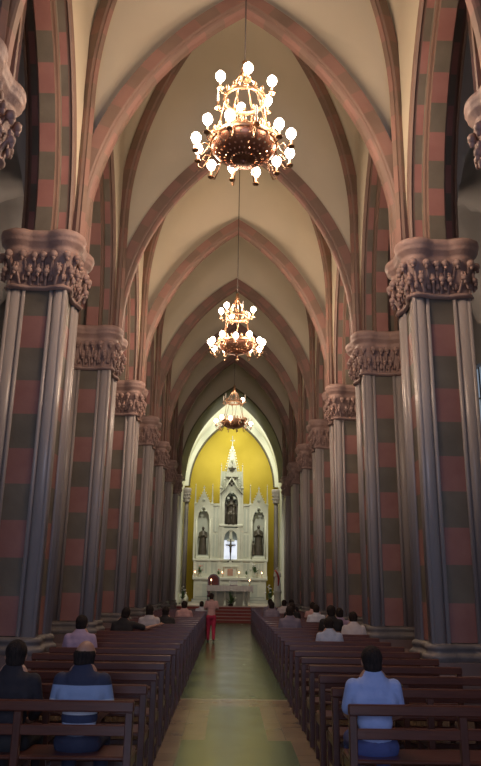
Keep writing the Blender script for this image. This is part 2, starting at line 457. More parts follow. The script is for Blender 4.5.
    # clustered springing above the abacus
    sp = MB(); sp.m('pink'); sp.m('green')
    z = SPR-.01; i = 0
    while z < 10.6:
        z1 = z+.45
        qx, qy = .45, .17
        n = len(sp.v); sp.v += [(-qx,-qy,z),(qx,-qy,z),(qx,qy,z),(-qx,qy,z),(-qx,-qy,z1),(qx,-qy,z1),(qx,qy,z1),(-qx,qy,z1)]
        for fc in ((0,1,5,4),(1,2,6,5),(2,3,7,6),(3,0,4,7)): sp.quad([n+t for t in fc], i % 2)
        z = z1; i += 1
    sp.build('springer', parent=root)
    return root
proto = make_pillar(); first = True
for k, y in enumerate(ZS):
    for s in (-1, 1):
        o = proto if first else copy_tree(proto); first = False
        o.location = (s*PX, y, 0)
        n = k-2; side = 'left' if s < 0 else 'right'
        if n < 0: lab = 'clustered stone pillar on the %s, %s pillar line behind the viewer' % (side, ORD[-n-1])
        elif n == 0: lab = 'clustered stone pillar mostly out of frame on the %s, only its capital edge showing' % side
        elif n == 1: lab = 'largest banded pink and green clustered pillar, in full view on the %s' % side
        elif n == 7: lab = 'last banded clustered pillar on the %s, next to the bright chancel arch' % side
        else: lab = 'banded clustered pillar on the %s, %s counting from the largest one' % (side, ORD[n-1])
        tag(o, lab, 'pillar', 'clustered pillars lining the nave')

# ------------------------------------------------------------------ outer walls with windows, entrance wall
for s, side in ((-1,'left'),(1,'right')):
    mb = MB(); x0, x1 = (-8.1,-7.75) if s < 0 else (7.75,8.1)
    ylist = []
    for i in range(len(ZS)-1):
        yc = (ZS[i]+ZS[i+1])/2; ylist.append((yc-.55, yc+.55))
    y = -6
    for a, b in ylist:
        mb.box(x0, x1, y, a, 0, 13, 'wall'); mb.box(x0, x1, a, b, 0, 3.2, 'wall'); mb.box(x0, x1, a, b, 8.6, 13, 'wall'); y = b
    mb.box(x0, x1, y, 42, 0, 13, 'wall')
    tag(mb.build('wall_'+side), kind='structure')
    for i, (a, b) in enumerate(ylist):
        w = MB(); xm = (x0+x1)/2
        w.box(xm-.02, xm+.02, a, b, 3.2, 8.6, 'glass')
        w.box(xm-.05, xm+.05, (a+b)/2-.03, (a+b)/2+.03, 3.2, 8.6, 'iron')
        for z in (4.3,5.4,6.5,7.6): w.box(xm-.05, xm+.05, a, b, z-.02, z+.02, 'iron')
        tag(w.build('window_%d' % (i+1 + (0 if s < 0 else 20))), kind='structure')
mb = MB(); mb.box(-8.1, -2.0, -6.3, -6, 0, 13.5, 'wall'); mb.box(2.0, 8.1, -6.3, -6, 0, 13.5, 'wall'); mb.box(-2.0, 2.0, -6.3, -6, 4.5, 13.5, 'wall')
tag(mb.build('wall_back'), kind='structure')
mb = MB(); mb.box(-8.1, 8.1, -6.3, -2.1, 13.0, 13.2, 'wall'); tag(mb.build('ceiling'), kind='structure')
# end walls of the side aisles beside the chancel
for s in (-1, 1):
    mb = MB(); a, b = sorted((s*3.35, s*8.1)); mb.box(a, b, 38.3, 38.6, 0, 13, 'wall'); tag(mb.build('wall_front'), kind='structure')

# ------------------------------------------------------------------ chancel
mb = MB()   # deep olive arch between nave and chancel
fr = lambda h, w, z: (h, w, z)
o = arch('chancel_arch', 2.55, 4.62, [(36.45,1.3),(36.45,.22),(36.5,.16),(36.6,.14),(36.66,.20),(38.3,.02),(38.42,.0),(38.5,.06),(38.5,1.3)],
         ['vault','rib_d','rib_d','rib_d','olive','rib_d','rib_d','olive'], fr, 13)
trim(o, 'broad dark olive pointed arch framing the bright chancel', 'arch')
CH = MB()   # white pointed barrel of the chancel
P = arch_path(2.75, 4.75, 30)
CH.loft([[(h, y, 7.15+z) for h, z, _, _ in P] for y in (38.5, 39.7, 41.5)], 'white', False, False, True, closed=False)
tag(CH.build('ceiling'), kind='structure')
mb = MB()
for s in (-1, 1):
    a, b = sorted((s*2.75, s*3.0)); mb.box(a, b, 38.45, 41.5, 0, 7.2, 'white')
tag(mb.build('wall_chancel'), kind='structure')
mb = MB(); mb.box(-3.2, 3.2, 41.45, 41.7, 0, 12.6, 'yellow'); tag(mb.build('wall_end'), kind='structure')
o = arch('wall_arch', 2.44, 3.95, [(41.40,.0),(41.12,.0),(41.12,.07),(41.10,.08),(41.10,.75)], ['rib_d','rib_d','rib_d','white'], fr, 12, spr=7.25)
trim(o, 'thin dark pointed rib edging the yellow end wall', 'rib')
def chancel_column(s):
    root = empty('chancel_column', (s*2.55, 40.3, .7))
    mb = MB(); mb.lathe([(.28,0),(.28,.3),(.22,.4),(.19,.45),(.17,.5)], (0,0,0), 'ivory', 16); mb.build('base_moulding', parent=root)
    mb = MB(); mb.lathe([(.13,.45),(.12,5.6)], (0,0,0), 'base', 16); mb.build('shaft', parent=root)
    mb = MB(); mb.lathe([(.17,5.5),(.2,5.55),(.17,5.6),(.18,5.8),(.21,6.0),(.24,6.1),(.25,6.15),(.25,6.25),(.23,6.3)], (0,0,0), 'shaft', 16)
    for q in range(10):
        a = 2*PI*q/10
        mb.ball((.2*cos(a), .2*sin(a), 5.95), .05, 'shaft', 6, 4); mb.ball((.2*cos(a+.3), .2*sin(a+.3), 5.75), .05, 'shaft', 6, 4)
    mb.build('capital', parent=root)
    tag(root, 'slender pale column with ivory capital at the %s edge of the yellow wall' % ('left' if s < 0 else 'right'), 'column', 'pale columns in the chancel')
chancel_column(-1); chancel_column(1)

# sanctuary platform and steps
st = empty('sanctuary_steps', (0, 34.4, 0))
for i in range(5):
    y = .28*i; z0, z1 = .14*i, .14*(i+1)
    mb = MB(); mb.box(-2.57, 2.57, y, 1.4, z0, z1-.03, 'step'); mb.box(-2.59, 2.59, y-.02, 1.4, z1-.03, z1, 'nosing')
    mb.build('step', parent=st)
tag(st, 'flight of five red carpeted steps with pale nosings up to the sanctuary', 'steps')
mb = MB(); mb.box(-2.60, 2.60, 35.8, 41.44, 0, .70, 'plat'); o = mb.build('sanctuary_platform'); tag(o, 'raised pinkish marble sanctuary platform under the altar', 'platform')
us = empty('high_altar_steps', (0, 38.2, .70))
for i in range(3):
    mb = MB(); w = 2.15-.15*i; mb.box(-w, w, .28*i, 1.0, .13*i, .13*(i+1), 'ivory'); mb.box(-w-.01, w+.01, .28*i-.01, 1.0, .13*(i+1)-.02, .13*(i+1), 'ivory_d'); mb.build('step', parent=us)
tag(us, 'three low pale marble steps in front of the high altar', 'steps')

# high altar reredos ------------------------------------------------
RY = 40.0
rr = empty('high_altar', (0, RY, .70))
def rb(name, mb, parent=rr): return mb.build(name, 'ivory', parent, (0,0,-.70))
mb = MB()
mb.box(-1.95, 1.95, -.75, .3, .70, 1.95, 'ivory'); mb.box(-2.02, 2.02, -.82, .3, 1.95, 2.10, 'ivory', .02); mb.box(-2.0,2.0,-.8,.3,.70,.85,'ivory')
for x in (-1.6,-1.05,-.5,.0,.5,1.05,1.6): mb.box(x-.04, x+.04, -.80, -.74, .85, 1.95, 'ivory')
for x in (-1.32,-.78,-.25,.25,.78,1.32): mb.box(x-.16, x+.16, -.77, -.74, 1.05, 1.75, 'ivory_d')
rb('altar_base', mb)
mb = MB()
mb.box(-2.0, 2.0, -.35, .4, 2.10, 2.95, 'ivory'); mb.box(-2.06, 2.06, -.42, .4, 2.95, 3.06, 'ivory', .02); mb.box(-2.04,2.04,-.40,.4,2.10,2.2,'ivory')
for x in (-1.95,-1.15,-.62,.62,1.15,1.95): mb.box(x-.06, x+.06, -.41, -.34, 2.2, 2.95, 'ivory')
for x0, x1 in ((-1.85,-1.25),(-1.07,-.70),(.70,1.07),(1.25,1.85)):
    n = max(2, int((x1-x0)/.14)); 
    for i in range(n):
        a = x0+(x1-x0)*i/n; mb.box(a+.02, a+(x1-x0)/n-.02, -.36, -.345, 2.3, 2.85, 'ivory_d')
rb('predella', mb)
def gothic(mb, xc, hw, z0, zs, ztop, gable, y0, y1, ih, irise, m='ivory'):
    """plate with a pointed opening (half width ih, spring zs, rise irise) under a gable"""
    mb.box(xc-hw, xc-ih, y0, y1, z0, zs, m); mb.box(xc+ih, xc+hw, y0, y1, z0, zs, m)
    xs = [-hw, -ih] + [-ih+2*ih*i/16 for i in range(1, 16)] + [ih, hw]
    def lo(x): return zs if abs(x) >= ih-1e-6 else zs + az(x/ih, ih, irise)
    def hi(x): return ztop + (gable-ztop)*(1-abs(x)/hw)
    xs = sorted(set(xs+[0]))
    for a, b in zip(xs[:-1], xs[1:]):
        mb.poly_ext([(xc+a, lo(a)), (xc+b, lo(b)), (xc+b, hi(b)), (xc+a, hi(a))], y0, y1, m)
def crockets(mb, xc, hw, zt, zg, y, n, r=.05, m='ivory'):
    for i in range(1, n+1):
        t = i/(n+1)
        for s in (-1, 1): mb.ball((xc+s*hw*(1-t)+s*.03, y, zt+(zg-zt)*t+.03), (r, r, r*1.2), m, 6, 4)
def pinnacle(mb, x, y, z0, z1, w, zt, m='ivory'):
    mb.box(x-w, x+w, y-w, y+w, z0, z1, m); mb.box(x-w*1.35, x+w*1.35, y-w*1.35, y+w*1.35, z1-.05, z1, m)
    h = zt-z1
    mb.loft([[(x-w*f, y-w*f, z),(x+w*f, y-w*f, z),(x+w*f, y+w*f, z),(x-w*f, y+w*f, z)] for f, z in ((1.2,z1),(.9,z1+h*.06),(.3,z1+h*.85))], m, True, True, False)
    mb.ball((x, y, z1+h*.9), w*.75, m, 6, 4); mb.ball((x, y, zt-.03), w*.35, m, 6, 4)
for s, nm in ((-1,'left'),(1,'right')):
    xc = s*1.55
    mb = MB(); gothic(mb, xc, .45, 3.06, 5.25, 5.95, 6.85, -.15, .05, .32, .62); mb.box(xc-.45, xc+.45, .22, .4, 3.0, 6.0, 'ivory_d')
    mb.box(xc-.45, xc-.33, .0, .35, 3.0, 6.1, 'ivory'); mb.box(xc+.33, xc+.45, .0, .35, 3.0, 6.1, 'ivory')
    crockets(mb, xc, .45, 5.95, 6.85, -.1, 5, .028)
    mb.ball((xc, -.1, 6.84), .05, 'ivory', 6, 4); mb.box(xc-.02, xc+.02, -.12, -.08, 6.8, 7.10, 'ivory'); mb.box(xc-.07, xc+.07, -.12, -.08, 6.97, 7.01, 'ivory')
    # trefoil eye, moulding and ledge
    mb.ball((xc, -.16, 6.3), (.09,.02,.09), 'ivory_d', 8, 5)
    for q in range(3): mb.ball((xc+.13*sin(q*2.094), -.16, 5.75+.0+.13*cos(q*2.094)), (.075,.015,.075), 'ivory_d', 8, 4)
    for z in (3.35, 5.2): mb.box(xc-.47, xc-.33, -.19, -.1, z, z+.06, 'ivory'); mb.box(xc+.33, xc+.47, -.19, -.1, z, z+.06, 'ivory')
    for dx in (-.39, .39): mb.lathe([(.035,3.1),(.03,5.2)], (xc+dx, -.19, 0), 'ivory', 8)
    rb('niche_bay', mb)
    mb = MB(); mb.box(xc-.36, xc+.36, -.25, .3, 3.06, 3.2, 'ivory', .02); mb.box(xc-.30, xc+.30, -.22, .3, 3.2, 3.28, 'ivory_d'); rb('niche_ledge', mb)
    for dx, zt in ((-.48, 7.25), (.48, 7.25)):
        mb = MB(); pinnacle(mb, xc+dx, -.12, 3.06, 6.1, .05, zt); rb('pinnacle', mb)
    # infill bay between niche and tower
    mb = MB(); a, b = sorted((s*1.10, s*.62)); mb.box(a, b, -.02, .3, 3.06, 6.0, 'ivory'); mb.box(a, b, -.08, .3, 6.0, 6.12, 'ivory')
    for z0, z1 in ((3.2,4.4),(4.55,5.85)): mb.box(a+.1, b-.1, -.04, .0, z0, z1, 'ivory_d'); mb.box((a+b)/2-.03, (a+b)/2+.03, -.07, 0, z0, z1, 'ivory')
    rb('infill_panel', mb)
mb = MB()
gothic(mb, 0, .56, 3.06, 4.2, 4.75, 4.75, -.28, -.05, .36, .45)
gothic(mb, 0, .56, 4.75, 6.15, 6.95, 8.20, -.28, -.05, .38, .62)
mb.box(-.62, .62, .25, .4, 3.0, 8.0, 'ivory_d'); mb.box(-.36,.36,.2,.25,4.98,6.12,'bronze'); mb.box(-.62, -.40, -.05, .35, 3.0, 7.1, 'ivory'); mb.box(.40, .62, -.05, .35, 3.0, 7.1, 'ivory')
mb.box(-.66, .66, -.33, .3, 4.82, 4.95, 'ivory', .02)
crockets(mb, 0, .56, 6.95, 8.20, -.2, 7, .04)
for q in range(4): mb.ball((.11*sin(q*PI/2), -.29, 7.25+.11*cos(q*PI/2)), (.075,.02,.075), 'bronze', 8, 5)
for q in range(3): mb.ball((.2*sin(q*2.094), -.29, 6.50+.0+.2*cos(q*2.094)), (.08,.012,.08), 'ivory_d', 8, 4)
# flying gablet rolls over the centre niche
for s in (-1, 1): mb.tube([(s*.62, -.3, 6.65), (s*.35, -.32, 6.95), (0, -.32, 7.6)], .03, 'ivory', 6)
rb('central_tower', mb)
mb = MB()
mb.loft([[(-w, -.2-w*.5, z),(w, -.2-w*.5, z),(w, -.2+w, z),(-w, -.2+w, z)] for w, z in ((.34,7.6),(.29,8.0),(.24,8.3),(.06,9.3))], 'ivory', True, True, False)
for i in range(8):
    t = i/8; w = .29*(1-t)+.07; z = 8.05+1.25*t
    for s in (-1, 1): mb.ball((s*w, -.3, z), (.045,.04,.06), 'ivory', 6, 4)
for s in (-1, 1):
    mb.poly_ext([(s*.10-.14, 8.1),(s*.10+.14, 8.1),(s*.10, 8.65)], -.5, -.3, 'ivory')
mb.ball((0,-.2,9.33), .08, 'ivory', 8, 5)
rb('spire', mb)
mb = MB(); mb.box(-.02,.02,-.22,-.18,9.3,10.0,'ivory'); mb.box(-.13,.13,-.22,-.18,9.70,9.75,'ivory'); rb('finial_cross', mb)
for s in (-1, 1):
    mb = MB(); pinnacle(mb, s*.60, -.22, 3.06, 7.0, .06, 8.4); rb('pinnacle', mb)
    mb = MB(); pinnacle(mb, s*.40, -.3, 7.0, 7.5, .035, 8.0); rb('pinnacle', mb)
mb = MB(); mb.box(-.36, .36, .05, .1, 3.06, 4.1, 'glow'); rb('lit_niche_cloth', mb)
# tabernacle in front of the lit niche
mb = MB(); mb.box(-.34,.34,-.62,-.30,2.10,2.62,'ivory',.02); mb.box(-.38,.38,-.66,-.30,2.62,2.70,'ivory',.01); mb.poly_ext([(-.3,2.70),(.3,2.70),(0,3.0)], -.6,-.35,'ivory')
mb.box(-.15,.15,-.64,-.61,2.18,2.55,'brass'); rb('tabernacle', mb)
tag(rr, 'tall ivory gothic high altar with spires and statue niches before the yellow wall', 'altar')

# ------------------------------------------------------------------ organic helper (voxel remesh of blended shapes)
def organic(mb, name, mname, parent=None, vox=.02, smooth=3, loc=None, scale=1.):
    me = mb.mesh(name+'_raw', mname); o = bpy.data.objects.new(name+'_tmp', me); col.objects.link(o)
    r = o.modifiers.new('r', 'REMESH'); r.mode = 'VOXEL'; r.voxel_size = vox; r.use_smooth_shade = True
    if smooth: s = o.modifiers.new('s', 'SMOOTH'); s.iterations = smooth; s.factor = .5
    bpy.context.view_layer.update()
    dg = bpy.context.evaluated_depsgraph_get(); ev = o.evaluated_get(dg)
    nm = bpy.data.meshes.new_from_object(ev, depsgraph=dg); nm.name = name
    bpy.data.objects.remove(o); bpy.data.meshes.remove(me)
    nm.materials.clear(); nm.materials.append(M[mname])
    for p in nm.polygons: p.use_smooth = True
    n = bpy.data.objects.new(name, nm); col.objects.link(n)
    if parent: n.parent = parent
    if loc: n.location = loc
    return n
def cap(mb, a, b, ra, rb_, seg=12):
    """tapered capsule"""
    a, b = Vector(a), Vector(b); t = (b-a)
    mb.tube([a, a+t*.5, b], [ra, (ra+rb_)/2, rb_], None, seg); mb.ball(a, ra, None, seg, 8); mb.ball(b, rb_, None, seg, 8)

# statues ------------------------------------------------------------
def statue(name, loc, h, mname, label, child=False, seated=False, staff=False):
    root = empty(name, loc); k = h/1.75
    mb = MB()
    prof = [(.27,.0),(.26,.3),(.22,.8),(.20,1.05),(.22,1.3),(.17,1.45),(.07,1.50),(.06,1.56)] if not seated else [(.36,.0),(.36,.35),(.34,.6),(.24,.8),(.23,1.2),(.19,1.4),(.07,1.48),(.06,1.56)]
    mb.loft([[(r*cos(2*PI*j/20)*k*(1+.05*sin(5*2*PI*j/20)), r*.75*sin(2*PI*j/20)*k, z*k) for j in range(20)] for r, z in prof], None, True, True)
    mb.ball((0,-.01*k,1.64*k), (.095*k,.105*k,.125*k), None, 12, 8)
    mb.ball((0,-.11*k,1.62*k), .03*k, None, 6, 5)
    for s in (-1,1): cap(mb, (s*.19*k,0,1.36*k), (s*.24*k,-.08*k,1.08*k), .075*k, .06*k); cap(mb, (s*.24*k,-.08*k,1.08*k), (s*.06*k,-.22*k,1.18*k), .06*k, .045*k); mb.ball((s*.05*k,-.24*k,1.2*k), .05*k, None, 8, 6)
    if seated:
        for s in (-1,1): cap(mb, (s*.13*k,-.05*k,.62*k), (s*.15*k,-.38*k,.6*k), .13*k, .11*k); cap(mb, (s*.15*k,-.38*k,.6*k), (s*.13*k,-.36*k,.08*k), .11*k, .10*k)
    organic(mb, 'robed_figure', mname, root, .028*k+.008, 2)
    if child:
        c = MB(); c.lathe([(.13*k,0),(.10*k,.4*k),(.11*k,.62*k),(.04*k,.7*k)], (-.30*k,-.16*k,0), None, 12); c.ball((-.30*k,-.16*k,.78*k), .075*k, None, 10, 6)
        organic(c, 'child_figure', mname, root, .03, 1)
    if seated:
        c = MB(); c.lathe([(.10*k,.62*k),(.09*k,.85*k),(.05*k,1.0*k)], (.14*k,-.3*k,0), None, 12); c.ball((.14*k,-.3*k,1.08*k), .07*k, None, 10, 6)
        organic(c, 'child_figure', mname, root, .03, 1)
    if staff:
        mb = MB(); mb.tube([(.28*k,-.2*k,.0),(.28*k,-.2*k,1.6*k)], .018, mname, 6); mb.build('staff', parent=root)
    tag(root, label, 'statue'); return root
statue('saint_statue', (-1.55, 40.0, 3.28), 1.55, 'bronze', 'dark robed saint statue standing in the left niche of the high altar')
statue('saint_statue', (1.55, 40.0, 3.28), 1.68, 'bronze', 'dark statue of a saint with a child in the right niche of the high altar', child=True, staff=True)
statue('madonna_statue', (0, 40.0, 4.95), 1.62, 'bronze', 'dark seated figure with child in the upper central niche of the high altar', seated=True)
statue('angel_statue', (0, 39.82, 4.12), .68, 'ivory', 'small ivory figure above the crucifix in the centre of the high altar')
mb = MB(); mb.box(-.22,.22,39.75,39.96,4.02,4.12,'ivory',.02); mb.box(-.06,.06,39.8,39.96,3.7,4.03,'ivory'); 
o = mb.build('bracket_shelf'); tag(o, 'small ivory bracket holding the little figure above the crucifix', 'shelf')
cr = empty('altar_crucifix', (0, 39.52, 2.9))
mb = MB(); mb.box(-.03,.03,-.02,.02,.0,1.25,'bronze'); mb.box(-.28,.28,-.02,.02,.88,.95,'bronze'); mb.box(-.16,.16,-.1,.1,-.0,.08,'bronze',.01); mb.build('cross', parent=cr)
mb = MB(); cap(mb,(0,-.05,.25),(0,-.05,.55),.03,.05); cap(mb,(0,-.05,.55),(0,-.05,.85),.06,.07); mb.ball((0,-.07,.99),.055,None,8,6)
for s in (-1,1): cap(mb,(s*.06,-.05,.86),(s*.25,-.04,.93),.03,.022)
organic(mb,'figure_on_cross','bronze',cr,.018,1)
tag(cr, 'dark crucifix standing on the tabernacle of the high altar', 'crucifix')
# white statue by the right pillar
wp = MB(); wp.lathe([(.24,0),(.24,.08),(.18,.12),(.17,.62),(.22,.68),(.22,.74)], (0,0,0), 'ivory', 8)
o = wp.build('pedestal', loc=(2.36,36.2,.70)); tag(o, 'pale stone pedestal under the white statue on the right', 'pedestal')
ws = statue('white_saint_statue', (2.36,36.2,1.44), 1.15, 'petal', 'white statue with a red sash beside the last right pillar')
mb = MB(); mb.tube([(-.13,-.10,1.0),(-.02,-.19,.85),(.05,-.2,.6),(.02,-.21,.25)], [.04,.05,.05,.03], 'rpaint', 8); mb.build('red_sash', parent=ws)

# altar table and furnishings -----------------------------------------
at_ = empty('altar_table', (0, 36.7, .70))
mb = MB(); mb.box(-1.12,1.12,-.38,.38,.86,.96,'ivory',.02); mb.build('tabletop', parent=at_)
for x in (-.95,-.7,-.25,.25,.7,.95):
    mb = MB(); mb.lathe([(.08,0),(.08,.06),(.055,.1),(.05,.72),(.07,.80),(.085,.86)], (x,-.22,0), 'ivory', 12); mb.build('leg', parent=at_)
mb = MB(); mb.box(-.9,.9,.05,.25,0,.86,'ivory_d'); mb.build('core_block', parent=at_)
tag(at_, 'free-standing marble altar table on short columns in front of the high altar', 'altar')
mb = MB(); mb.box(-1.15,1.15,-.40,.40,.962,.975,'cloth')
n = 46
mb.loft([[(-1.15+2.3*i/n, -.405-.012*sin(i*1.9)*t, z) for i in range(n+1)] for t, z in ((0,.975),(1,.85),(1.3,.70))], 'cloth', False, False, True, closed=False)
for s in (-1,1): mb.box(min(s*1.15,s*1.16), max(s*1.15,s*1.16), -.4,.4,.62,.975,'cloth')
o = mb.build('altar_cloth', loc=(0,36.7,.70)); tag(o, 'pale pinkish cloth covering the free-standing altar', 'cloth')
def plant(name, loc, h, r, label, flowers='petal', nf=10, vase=True):
    root = empty(name, loc)
    vh = h*.3 if vase else h*.12
    mb = MB(); mb.lathe([(r*.25,0),(r*.38,vh*.5),(r*.25,vh*.85),(r*.32,vh)], (0,0,0), 'ivory' if vase else 'iron', 12); mb.build('vase', parent=root)
    mb = MB(); rnd = random.Random(hash(label) % 1000 if False else len(label)*7)
    for i in range(34):
        a = rnd.uniform(0, 2*PI); e = rnd.uniform(.1, 1.45); L = (h-vh)*rnd.uniform(.55,1)
        d = Vector((cos(a)*cos(e)*r/(h-vh)*1.1, sin(a)*cos(e)*r/(h-vh)*1.1, sin(e)*.9)); b = Vector((0,0,vh*.95))
        p1, p2 = b+d*L*.6, b+d*L
        sd = Vector((-sin(a), cos(a), 0))*r*.10
        k = len(mb.v); mb.v += [tuple(b+sd*.2), tuple(b-sd*.2), tuple(p1-sd), tuple(p1+sd), tuple(p2)]
        mi = mb.m('leaf'); mb.quad((k,k+1,k+2,k+3), mi); mb.quad((k+3,k+2,k+4), mi)
    mb.build('foliage', parent=root)
    fb = MB()
    for i in range(nf):
        a = rnd.uniform(0, 2*PI); e = rnd.uniform(.3, 1.5); L = (h-vh)*rnd.uniform(.7,.98)
        c = Vector((cos(a)*cos(e)*r, sin(a)*cos(e)*r, vh+sin(e)*L*.9))
        for q in range(5): fb.ball(c+Vector((cos(q*1.257)*r*.09, sin(q*1.257)*r*.09-.01, 0)), r*.08, flowers, 6, 4)
        fb.ball(c, r*.08, flowers, 6, 4)
    if nf: fb.build('blossoms', parent=root)
    tag(root, label, 'plant' if nf < 3 else 'flowers'); return root
plant('altar_plant', (.05,36.05,.70), .95, .36, 'leafy green plant arrangement on the floor in front of the altar table', nf=2, vase=False)
plant('flower_vase', (-1.65,39.42,2.10), .72, .24, 'vase of dark foliage and flowers on the left of the high altar ledge', 'rpetal', 6)
plant('flower_vase', (1.35,39.42,2.10), .90, .30, 'large vase of pale flowers on the right of the high altar ledge', 'petal', 8)
plant('flower_vase', (.88,39.40,2.10), .5, .16, 'small leafy vase just right of the tabernacle', 'petal', 3)
plant('flower_vase', (-.62,39.40,2.10), .5, .18, 'small vase of red flowers just left of the tabernacle', 'rpetal', 6)
plant('flower_stand', (-2.35,36.6,.70), 1.0, .26, 'white flowers in a tall vase at the far left of the sanctuary', 'petal', 12)
plant('flower_stand', (2.05,36.9,.70), 1.15, .30, 'white flowers in a tall vase at the right of the sanctuary', 'petal', 14)
def candle(loc, label, h=.22):
    root = empty('lit_candle', loc)
    mb = MB(); mb.lathe([(.05,0),(.05,.02),(.015,.04),(.015,.10),(.03,.12)], (0,0,0), 'brass', 10); mb.build('candlestick', parent=root)
    mb = MB(); mb.lathe([(.018,.11),(.018,h)], (0,0,0), 'candle', 8); mb.build('candle', parent=root)
    mb = MB(); mb.lathe([(.010,h),(.022,h+.03),(.014,h+.06),(.003,h+.09)], (0,0,0), 'flame', 8); mb.build('flame', parent=root)
    tag(root, label, 'candle', 'lit candles in the sanctuary')
candle((-.95,36.55,1.677), 'lit candle at the left end of the altar table')
candle((.98,36.55,1.677), 'lit candle at the right end of the altar table')
candle((-1.9,39.3,2.1), 'lit candle at the far left end of the high altar ledge')
candle((1.72,39.3,2.1), 'lit candle at the far right end of the high altar ledge')
candle((-.42,39.25,2.1), 'lit candle just left of the tabernacle')
candle((.48,39.25,2.1), 'lit candle just right of the tabernacle')
def chair(loc, label, w=.62, h=1.25):
    root = empty('sanctuary_chair', loc)
    mb = MB(); mb.box(-w/2,w/2,-.25,.25,.40,.50,'redv',.02); mb.build('seat', parent=root)
    mb = MB(); P = [(-w/2,.5),(w/2,.5),(w/2,h-.2),(w/4,h-.04),(0,h),(-w/4,h-.04),(-w/2,h-.2)]
    mb.poly_ext(P, .2,.27,'woodd'); mb.poly_ext([(x*.8,.5+(z-.5)*.92+.02) for x,z in P], .185,.2,'redv'); mb.build('backrest', parent=root)
    for sx in (-1,1):
        for sy in (-1,1): mb = MB(); mb.box(sx*(w/2-.04)-.025, sx*(w/2-.04)+.025, sy*.21-.025, sy*.21+.025, 0,.40,'woodd'); mb.build('leg', parent=root)
        mb = MB(); mb.box(sx*(w/2-.03)-.025, sx*(w/2-.03)+.025, -.23,.2,.66,.71,'woodd'); mb.box(sx*(w/2-.03)-.02, sx*(w/2-.03)+.02, -.22,-.18,.5,.66,'woodd'); mb.build('armrest', parent=root)
    tag(root, label, 'chair')
chair((-.85,37.55,.70), 'dark red high-backed chair behind the left of the altar table', h=1.55)
mb = MB(); mb.box(-.2,.2,-.02,.02,0,.03,'woodd'); mb.loft([[(-.2,-.02,.02),(.2,-.02,.02),(.2,.01,.02),(-.2,.01,.02)],[(-.2,.16,.26),(.2,.16,.26),(.2,.19,.26),(-.2,.19,.26)]],'bronze',True,True,False); mb.box(-.03,.03,.0,.22,0,.03,'woodd')
mb.box(-.18,.18,.12,.15,.02,.24,'woodd')
o = mb.build('missal_stand', loc=(.18,36.72,1.675)); tag(o, 'dark slanted missal stand on the altar table right of centre', 'stand')

# ------------------------------------------------------------------ benches
def make_bench():
    root = empty('church_bench')
    L = .87
    mb = MB(); mb.box(-L,L,-.022,.022,.765,.845,'wood',.010); mb.build('top_rail', parent=root)
    mb = MB(); mb.box(-L+.03,L-.03,-.010,.016,.60,.675,'wood',.006); mb.build('back_rail', parent=root)
    mb = MB(); mb.box(-L+.02,L-.02,.03,.42,.425,.455,'wood',.010); mb.build('seat', parent=root)
    mb = MB(); mb.box(-L+.05,L-.05,.20,.235,.14,.19,'woodd',.006); mb.build('stretcher', parent=root)
    for x in (-L+.035, 0, L-.035):
        mb = MB(); mb.box(x-.03,x+.03,-.018,.035,0,.765,'woodd',.006); mb.build('back_post', parent=root)
        mb = MB(); mb.box(x-.028,x+.028,.36,.41,0,.425,'woodd',.006); mb.box(x-.022,x+.022,.03,.37,.36,.425,'woodd'); mb.box(x-.02,x+.02,.03,.37,.14,.19,'woodd'); mb.build('leg', parent=root)
    return root
bp = make_bench(); used = False
BX = {-1: -1.66, 1: 1.70}; B0, BD = 5.78, .90
for s, cnt in ((-1, 24), (1, 27)):
    for i in range(cnt):
        o = bp if not used else copy_tree(bp); used = True
        o.location = (BX[s], B0+BD*i, 0)
        side = 'left' if s < 0 else 'right'
        if i == 0: lab = 'dark reddish wooden church bench closest to the viewer on the %s of the aisle' % side
        elif i == cnt-1: lab = 'dark wooden church bench of the frontmost row on the %s, closest to the altar' % side
        else: lab = 'dark reddish wooden church bench in the %s row from the viewer, %s of the aisle' % (ORD[i], side)
        tag(o, lab, 'bench', 'benches %s of the aisle' % side)

